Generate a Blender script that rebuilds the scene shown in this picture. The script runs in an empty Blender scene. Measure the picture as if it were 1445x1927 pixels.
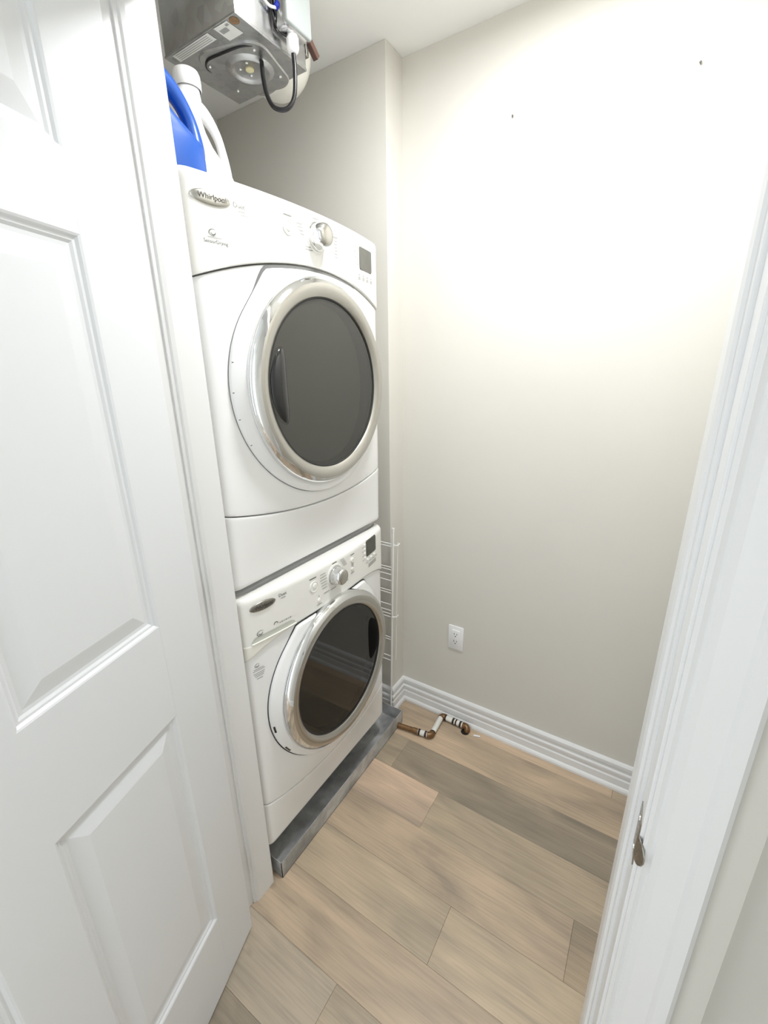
import bpy, bmesh, math, random
from mathutils import Vector, Matrix

# ------------------------------------------------------------------ camera, world, exposure
S = bpy.context.scene
C = bpy.context.collection
FPX = 812.71
cam = bpy.data.objects.new('camera', bpy.data.cameras.new('camera'))
C.objects.link(cam)
cam.data.sensor_fit = 'VERTICAL'
cam.data.sensor_height = 24.0
cam.data.lens = FPX * 24.0 / 1927.0
cam.data.clip_start = 0.02
_r = Vector((0.8445017, 0.5353476, -0.0148294))
_u = Vector((-0.1526900, 0.2672219, 0.9514611))
_f = Vector((-0.5133251, 0.8012462, -0.3074116))
M = Matrix.Identity(4)
for i in range(3):
    M[i][0] = _r[i]; M[i][1] = _u[i]; M[i][2] = -_f[i]
M[0][3], M[1][3], M[2][3] = 0.84664, -1.29992, 1.56114
cam.matrix_world = M
S.camera = cam

W = bpy.data.worlds.new('world'); S.world = W; W.use_nodes = True
bg = W.node_tree.nodes['Background']
bg.inputs['Color'].default_value = (0.87, 0.94, 1.0, 1)
bg.inputs['Strength'].default_value = 0.9

S.view_settings.view_transform = 'Standard'
S.view_settings.look = 'None'
S.view_settings.gamma = 1.0
S.view_settings.use_curve_mapping = False
S.view_settings.exposure = 1.36
CLOSET_LAMP, HALL_FILL = 70.0, 6.0          # emission strength of the closet lamp and the added hall fill light
random.seed(7)

# ------------------------------------------------------------------ room dimensions (metres)
H = 2.541            # ceiling
YB = 0.262           # back wall
YF = 0.159           # boxed-out part of the back wall, behind the machines
XB = -0.056          # edge of that box-out
YR, YO = -0.690, -0.815   # closet side / hall side of the door wall
XL, XR = -0.86, 1.00      # closet side walls
XH = 1.005           # hall side wall
HD = 2.190            # underside of door head

# ------------------------------------------------------------------ materials
def lin(c):
    return tuple(((v / 255) / 12.92 if v / 255 <= 0.04045 else (((v / 255) + 0.055) / 1.055) ** 2.4) for v in c)

def mat(name, rgb, rough=0.5, metal=0.0, bump=0.0, bscale=200.0, var=0.0, vscale=6.0, ior=None, coat=0.0, rvar=0.0, emit=None, stretch=None):
    m = bpy.data.materials.new(name); m.use_nodes = True
    nt = m.node_tree; b = nt.nodes['Principled BSDF']
    c = lin(rgb)
    b.inputs['Base Color'].default_value = (*c, 1)
    b.inputs['Roughness'].default_value = rough
    b.inputs['Metallic'].default_value = metal
    if ior: b.inputs['IOR'].default_value = ior
    if coat:
        b.inputs['Coat Weight'].default_value = coat
        b.inputs['Coat Roughness'].default_value = 0.05
    if emit:
        b.inputs['Emission Color'].default_value = (*lin(emit[0]), 1)
        b.inputs['Emission Strength'].default_value = emit[1]
    if bump or var or rvar:
        tc = nt.nodes.new('ShaderNodeTexCoord')
        mp = nt.nodes.new('ShaderNodeMapping')
        nt.links.new(tc.outputs['Object'], mp.inputs['Vector'])
        if stretch: mp.inputs['Scale'].default_value = stretch
    if var or rvar:
        n = nt.nodes.new('ShaderNodeTexNoise'); n.inputs['Scale'].default_value = vscale
        n.inputs['Detail'].default_value = 5
        nt.links.new(mp.outputs['Vector'], n.inputs['Vector'])
    if var:
        r = nt.nodes.new('ShaderNodeValToRGB')
        r.color_ramp.elements[0].position = 0.3; r.color_ramp.elements[1].position = 0.7
        r.color_ramp.elements[0].color = (*[v * (1 - var) for v in c], 1)
        r.color_ramp.elements[1].color = (*[min(1, v * (1 + var)) for v in c], 1)
        nt.links.new(n.outputs['Fac'], r.inputs['Fac'])
        nt.links.new(r.outputs['Color'], b.inputs['Base Color'])
    if rvar:
        mr = nt.nodes.new('ShaderNodeMapRange')
        mr.inputs['To Min'].default_value = max(0.02, rough - rvar); mr.inputs['To Max'].default_value = rough + rvar
        nt.links.new(n.outputs['Fac'], mr.inputs['Value'])
        nt.links.new(mr.outputs['Result'], b.inputs['Roughness'])
    if bump:
        n2 = nt.nodes.new('ShaderNodeTexNoise'); n2.inputs['Scale'].default_value = bscale
        nt.links.new(mp.outputs['Vector'], n2.inputs['Vector'])
        bp = nt.nodes.new('ShaderNodeBump'); bp.inputs['Strength'].default_value = bump; bp.inputs['Distance'].default_value = 0.002
        nt.links.new(n2.outputs['Fac'], bp.inputs['Height'])
        nt.links.new(bp.outputs['Normal'], b.inputs['Normal'])
    return m

def galvanized(name, rgb, rough, spangle=60.0, stain=0.0):
    m = mat(name, rgb, rough, 1.0); nt = m.node_tree; b = nt.nodes['Principled BSDF']
    tc = nt.nodes.new('ShaderNodeTexCoord')
    v = nt.nodes.new('ShaderNodeTexVoronoi'); v.inputs['Scale'].default_value = spangle
    n = nt.nodes.new('ShaderNodeTexNoise'); n.inputs['Scale'].default_value = 9; n.inputs['Detail'].default_value = 8
    nt.links.new(tc.outputs['Object'], v.inputs['Vector']); nt.links.new(tc.outputs['Object'], n.inputs['Vector'])
    mix = nt.nodes.new('ShaderNodeMix'); mix.data_type = 'RGBA'
    mix.inputs[0].default_value = 0.12
    c = lin(rgb)
    mix.inputs[6].default_value = (*c, 1)
    nt.links.new(v.outputs['Color'], mix.inputs[7])
    hs = nt.nodes.new('ShaderNodeHueSaturation'); hs.inputs['Saturation'].default_value = 0.12
    nt.links.new(mix.outputs[2], hs.inputs['Color'])
    r = nt.nodes.new('ShaderNodeValToRGB')
    r.color_ramp.elements[0].position = 0.42; r.color_ramp.elements[0].color = (1 - stain, 1 - stain, 1 - stain, 1)
    r.color_ramp.elements[1].position = 0.62; r.color_ramp.elements[1].color = (1, 1, 1, 1)
    nt.links.new(n.outputs['Fac'], r.inputs['Fac'])
    mu = nt.nodes.new('ShaderNodeMix'); mu.data_type = 'RGBA'; mu.blend_type = 'MULTIPLY'; mu.inputs[0].default_value = 1
    nt.links.new(hs.outputs['Color'], mu.inputs[6]); nt.links.new(r.outputs['Color'], mu.inputs[7])
    nt.links.new(mu.outputs[2], b.inputs['Base Color'])
    mr = nt.nodes.new('ShaderNodeMapRange'); mr.inputs['To Min'].default_value = rough * 0.8; mr.inputs['To Max'].default_value = rough * 1.3
    nt.links.new(n.outputs['Fac'], mr.inputs['Value']); nt.links.new(mr.outputs['Result'], b.inputs['Roughness'])
    return m

def wood(name, rgb):
    m = mat(name, rgb, 0.42, 0.0); nt = m.node_tree; b = nt.nodes['Principled BSDF']
    tc = nt.nodes.new('ShaderNodeTexCoord'); oi = nt.nodes.new('ShaderNodeObjectInfo')
    ad = nt.nodes.new('ShaderNodeVectorMath'); ad.operation = 'ADD'
    cx = nt.nodes.new('ShaderNodeCombineXYZ'); ml = nt.nodes.new('ShaderNodeMath'); ml.operation = 'MULTIPLY'; ml.inputs[1].default_value = 37.0
    nt.links.new(oi.outputs['Random'], ml.inputs[0])
    for k in range(3): nt.links.new(ml.outputs[0], cx.inputs[k])
    nt.links.new(tc.outputs['Object'], ad.inputs[0]); nt.links.new(cx.outputs[0], ad.inputs[1])
    def noise(sx, sy, sc, det, dist=0.0):
        mp = nt.nodes.new('ShaderNodeMapping'); mp.inputs['Scale'].default_value = (sx, sy, 1)
        nt.links.new(ad.outputs[0], mp.inputs['Vector'])
        n = nt.nodes.new('ShaderNodeTexNoise'); n.inputs['Scale'].default_value = sc; n.inputs['Detail'].default_value = det
        n.inputs['Distortion'].default_value = dist
        nt.links.new(mp.outputs['Vector'], n.inputs['Vector']); return n
    big = noise(1.2, 5.0, 1.6, 4, 0.8); fine = noise(2.0, 60.0, 3.0, 6, 0.3); knot = noise(5.0, 9.0, 1.0, 2)
    c = lin(rgb)
    r1 = nt.nodes.new('ShaderNodeValToRGB')
    r1.color_ramp.elements[0].position = 0.3; r1.color_ramp.elements[0].color = (c[0] * .66, c[1] * .69, c[2] * .71, 1)
    r1.color_ramp.elements[1].position = 0.68; r1.color_ramp.elements[1].color = (c[0] * 1.18, c[1] * 1.16, c[2] * 1.13, 1)
    nt.links.new(big.outputs['Fac'], r1.inputs['Fac'])
    r2 = nt.nodes.new('ShaderNodeValToRGB')
    r2.color_ramp.elements[0].position = 0.25; r2.color_ramp.elements[0].color = (.80, .80, .80, 1)
    r2.color_ramp.elements[1].position = 0.6; r2.color_ramp.elements[1].color = (1, 1, 1, 1)
    nt.links.new(fine.outputs['Fac'], r2.inputs['Fac'])
    r3 = nt.nodes.new('ShaderNodeValToRGB')
    r3.color_ramp.elements[0].position = 0.20; r3.color_ramp.elements[0].color = (.5, .47, .44, 1)
    r3.color_ramp.elements[1].position = 0.30; r3.color_ramp.elements[1].color = (1, 1, 1, 1)
    nt.links.new(knot.outputs['Fac'], r3.inputs['Fac'])
    prev = r1.outputs['Color']
    for r in (r2, r3):
        mu = nt.nodes.new('ShaderNodeMix'); mu.data_type = 'RGBA'; mu.blend_type = 'MULTIPLY'; mu.inputs[0].default_value = 1
        nt.links.new(prev, mu.inputs[6]); nt.links.new(r.outputs['Color'], mu.inputs[7]); prev = mu.outputs[2]
    nt.links.new(prev, b.inputs['Base Color'])
    bu = nt.nodes.new('ShaderNodeBump'); bu.inputs['Strength'].default_value = 0.12; bu.inputs['Distance'].default_value = 0.001
    nt.links.new(fine.outputs['Fac'], bu.inputs['Height']); nt.links.new(bu.outputs['Normal'], b.inputs['Normal'])
    return m

def pane_glass(name, tint, ior, see):
    """dark tinted door glass: Fresnel gloss over a tinted see-through body"""
    m = bpy.data.materials.new(name); m.use_nodes = True
    nt = m.node_tree; nt.nodes.clear()
    out = nt.nodes.new('ShaderNodeOutputMaterial')
    fr = nt.nodes.new('ShaderNodeFresnel'); fr.inputs['IOR'].default_value = ior
    gl = nt.nodes.new('ShaderNodeBsdfGlossy'); gl.inputs['Roughness'].default_value = 0.03
    tr = nt.nodes.new('ShaderNodeBsdfTransparent'); tr.inputs['Color'].default_value = (see, see * .97, see * .9, 1)
    df = nt.nodes.new('ShaderNodeBsdfDiffuse'); df.inputs['Color'].default_value = (*lin(tint), 1)
    a = nt.nodes.new('ShaderNodeAddShader')
    mx = nt.nodes.new('ShaderNodeMixShader')
    nt.links.new(tr.outputs[0], a.inputs[0]); nt.links.new(df.outputs[0], a.inputs[1])
    nt.links.new(fr.outputs[0], mx.inputs[0]); nt.links.new(a.outputs[0], mx.inputs[1]); nt.links.new(gl.outputs[0], mx.inputs[2])
    nt.links.new(mx.outputs[0], out.inputs['Surface'])
    return m

WALL = mat('greige_wall_paint', (216, 213, 205), 0.55, bump=0.05, bscale=350, var=0.012, vscale=2.5)
CEIL = mat('white_ceiling_paint', (244, 244, 241), 0.8, bump=0.08, bscale=260)
TRIM = mat('white_trim_paint', (228, 228, 227), 0.30, bump=0.003, bscale=60)
DOORW = mat('white_door_paint', (224, 226, 228), 0.35, bump=0.03, bscale=120, stretch=(1, 1, .15))
ENAMEL = mat('white_enamel', (240, 240, 239), 0.22, coat=0.4, bump=0.004, bscale=30)
PLASTIC = mat('white_console_plastic', (238, 237, 232), 0.32, bump=0.004, bscale=50)
CREAM = mat('off_white_drawer_plastic', (236, 234, 224), 0.35, bump=0.004, bscale=50)
CHROME = mat('chrome', (225, 226, 226), 0.06, 1.0, rvar=0.02, vscale=15)
SATIN = mat('satin_silver', (196, 194, 188), 0.24, 1.0, rvar=0.04, vscale=20)
GLASS_D = pane_glass('dryer_door_glass', (46, 46, 42), 1.75, 0.28)
GLASS_W = pane_glass('washer_door_glass', (10, 9, 6), 1.72, 0.16)
BOWL = mat('grey_inner_bowl', (120, 118, 110), 0.3, var=0.03)
BOWLDK = mat('dark_inner_bowl', (48, 42, 34), 0.25, var=0.05)
BLACKG = mat('black_gloss_plastic', (22, 23, 25), 0.12, coat=0.5, var=0.05)
GAPSHADE = mat('grey_gap_shade', (112, 112, 110), 0.6, var=0.04)  # grey for the painted shade in the dryer's door gap
BLACKM = mat('matt_black_plastic', (9, 9, 9), 0.7, ior=1.2, var=0.05)
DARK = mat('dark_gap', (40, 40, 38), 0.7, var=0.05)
LCD = mat('grey_display_window', (98, 97, 90), 0.15, var=0.06, vscale=30)
LCDW = mat('dark_display_window', (70, 70, 62), 0.15, var=0.08, vscale=30)
INK = mat('grey_ink', (72, 72, 72), 0.5, var=0.02)
INKL = mat('pale_grey_ink', (140, 139, 136), 0.5, var=0.02)
GALV = galvanized('galvanized_sheet', (184, 189, 188), 0.22, 40.0)
GALV.node_tree.nodes['Principled BSDF'].inputs['Metallic'].default_value = 0.94
GALVB = galvanized('dull_galvanized_plate', (172, 173, 166), 0.34, 70.0)
PANM = galvanized('weathered_galvanized_pan', (190, 202, 193), 0.5, 35.0, 0.42); PANM.node_tree.nodes['Principled BSDF'].inputs['Metallic'].default_value = 0.35
STEEL = mat('zinc_screw', (215, 215, 212), 0.25, 1.0, rvar=0.05)
STEELD = mat('worn_steel', (150, 148, 142), 0.28, 1.0, rvar=0.08, vscale=60)
PAPER = mat('label_paper', (214, 214, 208), 0.7, var=0.03, vscale=40)
PRINT = mat('label_print', (150, 150, 148), 0.7, var=0.08, vscale=150)
BLACKR = mat('black_rubber', (24, 23, 25), 0.3, var=0.05)
COVER = mat('pale_grey_cover', (160, 165, 163), 0.35, var=0.01)
WPLAS = mat('white_plastic', (240, 240, 240), 0.35, var=0.01)
BLUEP = mat('blue_bottle_plastic', (18, 82, 172), 0.28, coat=0.3, var=0.03, vscale=4)
BLUEC = mat('blue_connector', (28, 52, 190), 0.35, var=0.03)
BROWN = mat('brown_wood_block', (92, 66, 56), 0.6, var=0.15, vscale=40)
COPPER = mat('aged_copper', (128, 98, 68), 0.4, 0.7, var=0.25, vscale=60, rvar=0.1)
CLAMP = mat('dark_clamp_band', (66, 50, 44), 0.4, 0.6, var=0.1, vscale=90)
SLEEVE = mat('white_pipe_sleeve', (232, 231, 224), 0.5, var=0.03, vscale=60)
WIRE = mat('white_coated_wire', (235, 235, 232), 0.35, var=0.01)
YELLOW = mat('cream_plug', (212, 204, 160), 0.5, var=0.03)
RUST = mat('rust_stain', (128, 100, 70), 0.8, var=0.3, vscale=90)
DUCTM = mat('pale_foil_duct', (214, 212, 202), 0.4, 0.15, bump=0.15, bscale=40, var=0.04, vscale=20)
HOLE = mat('dark_hole', (26, 20, 16), 0.9, var=0.05)
LAMP = mat('lamp_glass', (255, 250, 240), 0.4, emit=((248, 250, 253), CLOSET_LAMP), var=0.005)
FILLH = mat('hall_fill_glow', (255, 250, 240), 0.4, emit=((243, 249, 255), HALL_FILL), var=0.005)

# ------------------------------------------------------------------ object helpers
def tag(o, label=None, cat=None, group=None, kind=None):
    if label: o['label'] = label
    if cat: o['category'] = cat
    if group: o['group'] = group
    if kind: o['kind'] = kind
    return o

def empty(name, loc, **kw):
    o = bpy.data.objects.new(name, None); C.objects.link(o); o.location = loc; o.empty_display_size = 0.05
    return tag(o, **kw)

def put(o, parent):
    if parent is not None:
        o.parent = parent
        if parent.type == 'EMPTY': o.location = o.location - parent.location
    return o

def obj(name, bm, m, parent=None, smooth=False, angle=None):
    """one mesh object, vertices given in world space"""
    me = bpy.data.meshes.new(name)
    bmesh.ops.recalc_face_normals(bm, faces=bm.faces[:]) if len(bm.faces) else None
    bm.to_mesh(me); bm.free()
    me.materials.append(m)
    if smooth:
        for p in me.polygons: p.use_smooth = True
        if angle is not None:
            me.set_sharp_from_angle(angle=math.radians(angle))
    o = bpy.data.objects.new(name, me); C.objects.link(o)
    return put(o, parent)

def inst(name, me, loc, parent, rot=None):
    o = bpy.data.objects.new(name, me); C.objects.link(o); o.location = loc
    if rot: o.rotation_euler = rot
    return put(o, parent)

def new(): return bmesh.new()

def box(bm, lo, hi, bev=0.0, seg=2):
    r = bmesh.ops.create_cube(bm, size=1.0)
    vs = r['verts']
    for v in vs:
        v.co = Vector([lo[i] + (v.co[i] + 0.5) * (hi[i] - lo[i]) for i in range(3)])
    if bev > 0:
        es = list({e for v in vs for e in v.link_edges})
        bmesh.ops.bevel(bm, geom=es, offset=bev, segments=seg, profile=0.5, affect='EDGES')
    return bm

def obox(bm, center, ax, ay, az, sx, sy, sz, bev=0.0):
    """oriented box: axes are unit vectors"""
    n0 = len(bm.verts)
    b2 = new(); box(b2, (-sx / 2, -sy / 2, -sz / 2), (sx / 2, sy / 2, sz / 2), bev)
    mm = Matrix.Identity(4)
    for i in range(3):
        mm[i][0] = ax[i]; mm[i][1] = ay[i]; mm[i][2] = az[i]; mm[i][3] = center[i]
    b2.transform(mm)
    me = bpy.data.meshes.new('t'); b2.to_mesh(me); b2.free(); bm.from_mesh(me); bpy.data.meshes.remove(me)
    return bm

def lathe(bm, prof, origin, axis, n=48, close=True):
    """prof: (radius, along) list, revolved about axis through origin"""
    a = Vector(axis).normalized(); o = Vector(origin)
    t = Vector((0, 0, 1)) if abs(a.z) < 0.9 else Vector((1, 0, 0))
    e1 = a.cross(t).normalized(); e2 = a.cross(e1)
    rings = []
    for r, h in prof:
        if r < 1e-6: rings.append([bm.verts.new(o + a * h)])
        else: rings.append([bm.verts.new(o + a * h + (e1 * math.cos(2 * math.pi * k / n) + e2 * math.sin(2 * math.pi * k / n)) * r) for k in range(n)])
    for A, B in zip(rings, rings[1:]):
        for k in range(n):
            k2 = (k + 1) % n
            if len(A) == 1 and len(B) == 1: continue
            if len(A) == 1: bm.faces.new((A[0], B[k], B[k2]))
            elif len(B) == 1: bm.faces.new((A[k], B[0], A[k2]))
            else: bm.faces.new((A[k], B[k], B[k2], A[k2]))
    return bm

def tube(bm, pts, rad, n=10, caps=True):
    """tube along a polyline; rad a number or one per point"""
    P = [Vector(p) for p in pts]
    R = rad if isinstance(rad, (list, tuple)) else [rad] * len(P)
    prev = None; rings = []
    for i, p in enumerate(P):
        d = (P[min(i + 1, len(P) - 1)] - P[max(i - 1, 0)]).normalized()
        if prev is None:
            t = Vector((0, 0, 1)) if abs(d.z) < 0.9 else Vector((1, 0, 0))
            e1 = d.cross(t).normalized()
        else:
            e1 = (prev - d * prev.dot(d)).normalized()
        prev = e1; e2 = d.cross(e1)
        rings.append([bm.verts.new(p + (e1 * math.cos(2 * math.pi * k / n) + e2 * math.sin(2 * math.pi * k / n)) * R[i]) for k in range(n)])
    for A, B in zip(rings, rings[1:]):
        for k in range(n): bm.faces.new((A[k], A[(k + 1) % n], B[(k + 1) % n], B[k]))
    if caps:
        bm.faces.new(rings[0][::-1]); bm.faces.new(rings[-1])
    return bm

def spline(pts, per=8):
    """Catmull-Rom through the points"""
    P = [Vector(p) for p in pts]; out = []
    Q = [P[0] * 2 - P[1]] + P + [P[-1] * 2 - P[-2]]
    for i in range(1, len(Q) - 2):
        for k in range(per):
            t = k / per; a, b, c, d = Q[i - 1], Q[i], Q[i + 1], Q[i + 2]
            out.append(0.5 * ((2 * b) + (c - a) * t + (2 * a - 5 * b + 4 * c - d) * t * t + (3 * b - a - 3 * c + d) * t ** 3))
    out.append(P[-1]); return out

def prism(bm, poly, axis, lo, hi):
    """extrude a 2D polygon along a world axis (0 x, 1 y, 2 z); poly in the other two axes, in order"""
    def mk(p, h):
        c = list(p); c.insert(axis, h); return bm.verts.new(c)
    A = [mk(p, lo) for p in poly]; B = [mk(p, hi) for p in poly]
    n = len(poly)
    for k in range(n): bm.faces.new((A[k], A[(k + 1) % n], B[(k + 1) % n], B[k]))
    bm.faces.new(A[::-1]); bm.faces.new(B)
    return bm

def struct(o): return tag(o, kind='structure')

# ------------------------------------------------------------------ the setting: walls, ceiling
HY0, HY1 = -3.6, -2.15       # hall floor goes on; its side wall and ceiling are cut short to let world light in
struct(obj('wall_back', box(new(), (XB, YB, 0), (XR + .1, YB + .1, H)), WALL))
struct(obj('wall_alcove', box(new(), (XL - .1, YF, 0), (XB, YB + .1, H), 0.0015), WALL))
struct(obj('wall_left', box(new(), (XL - .1, YR - .0, 0), (XL, YF, H)), WALL))
struct(obj('wall_right', box(new(), (XR, YR, 0), (XR + .1, YB, H)), WALL))
bm = new()
box(bm, (XL - .1, YO, 0), (-0.02, YR, H)); box(bm, (0.92, YO, 0), (XR + .12, YR, H)); box(bm, (-0.02, YO, HD + .02), (0.92, YR, H))
struct(obj('wall_front', bm, WALL))
struct(obj('wall_hall', box(new(), (XH, HY1, 0), (XH + .1, YO, H)), WALL))
struct(obj('ceiling', box(new(), (XL - .1, -2.7, H), (XR + .12, YB + .1, H + .1)), CEIL))

# floor: one object per plank
floor = struct(obj('floor', box(new(), (XL - .1, HY0, -0.06), (XR + .1, YB + .1, -0.012)), mat('subfloor', (90, 76, 60), 0.9, var=0.05)))
PITCH = 0.1622; Y0 = 0.035
TONES = {'tan': (197, 175, 150), 'dark': (168, 153, 133), 'pink': (212, 186, 162), 'mid': (188, 170, 146), 'brown': (172, 154, 131), 'grey': (180, 166, 147)}
WOODS = {k: wood('oak_' + k, v) for k, v in TONES.items()}
rows = {  # row index: (joints, tones left to right)
    2: ([0.9], ['tan', 'mid']), 1: ([-.5], ['mid', 'tan']), 0: ([.11], ['mid', 'dark']), -1: ([.33], ['pink', 'mid']),
    -2: ([-.37, .85], ['mid', 'tan', 'brown']), -3: ([.525], ['mid', 'mid']), -4: ([-.35, .98], ['tan', 'tan', 'mid']), -5: ([.338], ['grey', 'mid'])}
keys = list(TONES)
for k in range(-23, 3):
    ya, yb = Y0 + (k - 1) * PITCH, Y0 + k * PITCH
    if k in rows: js, tn = rows[k]
    else:
        j = random.uniform(-.7, .6); js = [j, j + 1.2] if j + 1.2 < 1.1 else [j]; tn = [random.choice(keys) for _ in range(len(js) + 1)]
    xs = [XL - .1] + js + [XR + .1]
    for i in range(len(xs) - 1):
        lo = (xs[i] + .0002, max(ya, HY0) + .0002, -0.012); hi = (xs[i + 1] - .0002, min(yb, YB + .1) - .0002, random.uniform(-.0003, 0.0))
        obj('plank', box(new(), lo, hi, 0.0006, 1), WOODS[tn[i]], floor)

# baseboards: a moulded profile swept along the walls with mitred corners
BP = [(0, 0), (0, .026), (.009, .0255), (.016, .022), (.020, .0165), (.048, .0155), (.054, .0115), (.060, .0135), (.072, .0150), (.078, .0145), (.083, .0095), (.094, .0085), (.099, .0125), (.112, .0125), (.119, .008), (.121, .002), (.121, 0)]
def baseboard(name, a, b, nrm, ma, mb):
    """a, b wall corners in plan; ma / mb: how far each end slides along the run per unit depth"""
    a, b, n = Vector((*a, 0)), Vector((*b, 0)), Vector((*nrm, 0)); d = (b - a).normalized()
    bm = new(); A = []; B = []
    for h, t in BP:
        A.append(bm.verts.new(a + n * t + d * (ma * t) + Vector((0, 0, h)))); B.append(bm.verts.new(b + n * t + d * (mb * t) + Vector((0, 0, h))))
    for i in range(len(BP) - 1): bm.faces.new((A[i], B[i], B[i + 1], A[i + 1]))
    bm.faces.new(A); bm.faces.new(B[::-1])
    return struct(obj(name, bm, TRIM))
baseboard('baseboard_alcove', (XL, YF), (XB, YF), (0, -1), 0, 1)
baseboard('baseboard_return', (XB, YF), (XB, YB), (1, 0), -1, -1)
baseboard('baseboard_back', (XB, YB), (XR, YB), (0, -1), 1, -1)
baseboard('baseboard_right', (XR, YB), (XR, YR), (-1, 0), 1, 0)
baseboard('baseboard_hall', (XH, YO), (XH, HY1), (-1, 0), 0, 0)

# door frame: jambs with stops and casings
CP = [(0, 0), (0, .008), (.004, .011), (.009, .009), (.012, .012), (.020, .0115), (.046, .0135), (.051, .018), (.064, .019), (.069, .015), (.070, 0)]
def jamb(name, x, s, label=None):
    """x: jamb face; s: +1 opening lies towards +x"""
    bm = new()
    box(bm, (min(x, x - .02 * s), YO, 0), (max(x, x - .02 * s), YR, HD + .02), 0.0015)
    j = struct(obj(name, bm, TRIM))
    st = new(); prof = [(x, YR + .001), (x + s * .0095, YR + .001), (x + s * .0120, YR - .002), (x + s * .0120, -.748), (x + s * .0095, -.756), (x + s * .0060, -.758), (x + s * .0045, -.765), (x, -.765)]
    prism(st, prof, 2, 0.0, HD); obj('door_stop', st, TRIM, j)
    ca = new(); prism(ca, [(x - s * (.004 + u), YO - v) for u, v in CP], 2, 0.0, HD + .06); obj('casing', ca, TRIM, j)
    return j
jamb('trim_1', 0.0, 1)
jr = jamb('trim_2', 0.9, -1)
hd = new(); box(hd, (-.02, YO, HD), (.92, YR, HD + .02)); head = struct(obj('trim_3', hd, TRIM))
st = new(); box(st, (0, -.765, HD - .012), (.9, YR, HD)); obj('door_stop', st, TRIM, head)
ca = new(); prism(ca, [(YO - v, HD + .004 + u) for u, v in CP], 0, -.07, .97); obj('casing', ca, TRIM, head)
# strike plate with its curved lip on the latch-side jamb
bm = new(); box(bm, (.8988, -.812, .962), (.9004, -.776, 1.032), .0004)
sp = obj('strike_plate', bm, STEELD, jr); sp['label'] = 'brushed steel strike plate with curved lip'
bm = new(); n = 9
for i in range(n + 1):
    t = i / n; w = .021 * math.sqrt(max(.04, 1 - max(0, (t - .45) / .55) ** 2)); yy = -.808 - .024 * t; xx = .8984 + .0085 * t * t
    for zz in (1.000 - w, 1.000 + w * .8):
        bm.verts.new((xx, yy, zz)); bm.verts.new((xx + .0014, yy, zz))
bm.verts.ensure_lookup_table()
for i in range(n):
    a = bm.verts[4 * i:4 * i + 4]; b = bm.verts[4 * i + 4:4 * i + 8]
    for p, q in ((0, 2), (3, 1), (1, 0), (2, 3)): bm.faces.new((a[p], a[q], b[q], b[p]))
bm.faces.new((bm.verts[-4], bm.verts[-2], bm.verts[-1], bm.verts[-3])); bm.faces.new((bm.verts[0], bm.verts[1], bm.verts[3], bm.verts[2]))
obj('lip', bm, STEELD, sp, True, 40)
for zz in (.972, 1.022):
    obj('screw', lathe(new(), [(0, 0), (.0035, 0), (.0032, .001), (0, .0012)], (.8988, -.794, zz), (-1, 0, 0), 12), STEEL, sp)

# door leaf, swung out into the hall
TH = math.radians(18); DD = Vector((math.sin(TH), -math.cos(TH), 0)); DN = Vector((math.cos(TH), math.sin(TH), 0)); DP = Vector((.0492, -.8117, 0)); UP = Vector((0, 0, 1))
DW, DT, DZ0, DZ1 = .872, .035, .012, 2.175
def dpt(s, z, d=0.0): return DP + DD * s + DN * d + UP * z
sx = [(.118, .385), (.487, .754)]; sz = [(.25, .89), (1.10, 1.76), (1.864, 2.06)]
def dbox(bm, s0, s1, z0, z1, d0, d1, bev=0.0):
    c = dpt((s0 + s1) / 2, (z0 + z1) / 2, (d0 + d1) / 2)
    return obox(bm, c, DD, DN, UP, s1 - s0, d1 - d0, z1 - z0, bev)
door = struct(obj('door_1', dbox(new(), 0, DW, DZ0, DZ1, -DT, -.0105, .001), DOORW))
for s0, s1 in ((0, .118), (.754, DW)): obj('stile', dbox(new(), s0, s1, DZ0, DZ1, -.0107, 0, .001), DOORW, door)
for z0, z1 in ((DZ0, .25), (.89, 1.10), (1.76, 1.864), (2.06, DZ1)): obj('rail', dbox(new(), .118, .754, z0, z1, -.0107, 0), DOORW, door)
for z0, z1 in sz: obj('mullion', dbox(new(), .385, .487, z0, z1, -.0107, 0), DOORW, door)
PR = [(0, 0), (.003, -.0015), (.006, -.0055), (.010, -.0060), (.014, -.0090), (.020, -.0095), (.026, -.0080), (.046, -.0028), (.050, -.0020)]
for s0, s1 in sx:
    for z0, z1 in sz:
        bm = new(); rings = []
        for i, d in PR:
            rings.append([bm.verts.new(dpt(s, z, d)) for s, z in ((s0 + i, z0 + i), (s1 - i, z0 + i), (s1 - i, z1 - i), (s0 + i, z1 - i))])
        for A, B in zip(rings, rings[1:]):
            for k in range(4): bm.faces.new((A[k], A[(k + 1) % 4], B[(k + 1) % 4], B[k]))
        bm.faces.new(rings[-1]); back = [bm.verts.new(dpt(s, z, -.0105)) for s, z in ((s0, z0), (s1, z0), (s1, z1), (s0, z1))]
        for k in range(4): bm.faces.new((rings[0][k], back[k], back[(k + 1) % 4], rings[0][(k + 1) % 4]))
        obj('panel', bm, DOORW, door)
for zz in (.20, 1.07, 1.93):
    bm = new(); lathe(bm, [(0, -.046), (.006, -.046), (.006, .046), (0, .046)], (.010, -.8235, zz), (0, 0, 1), 14)
    h = obj('hinge', bm, STEELD if zz == 1.07 else TRIM, door, True, 40)

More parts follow.
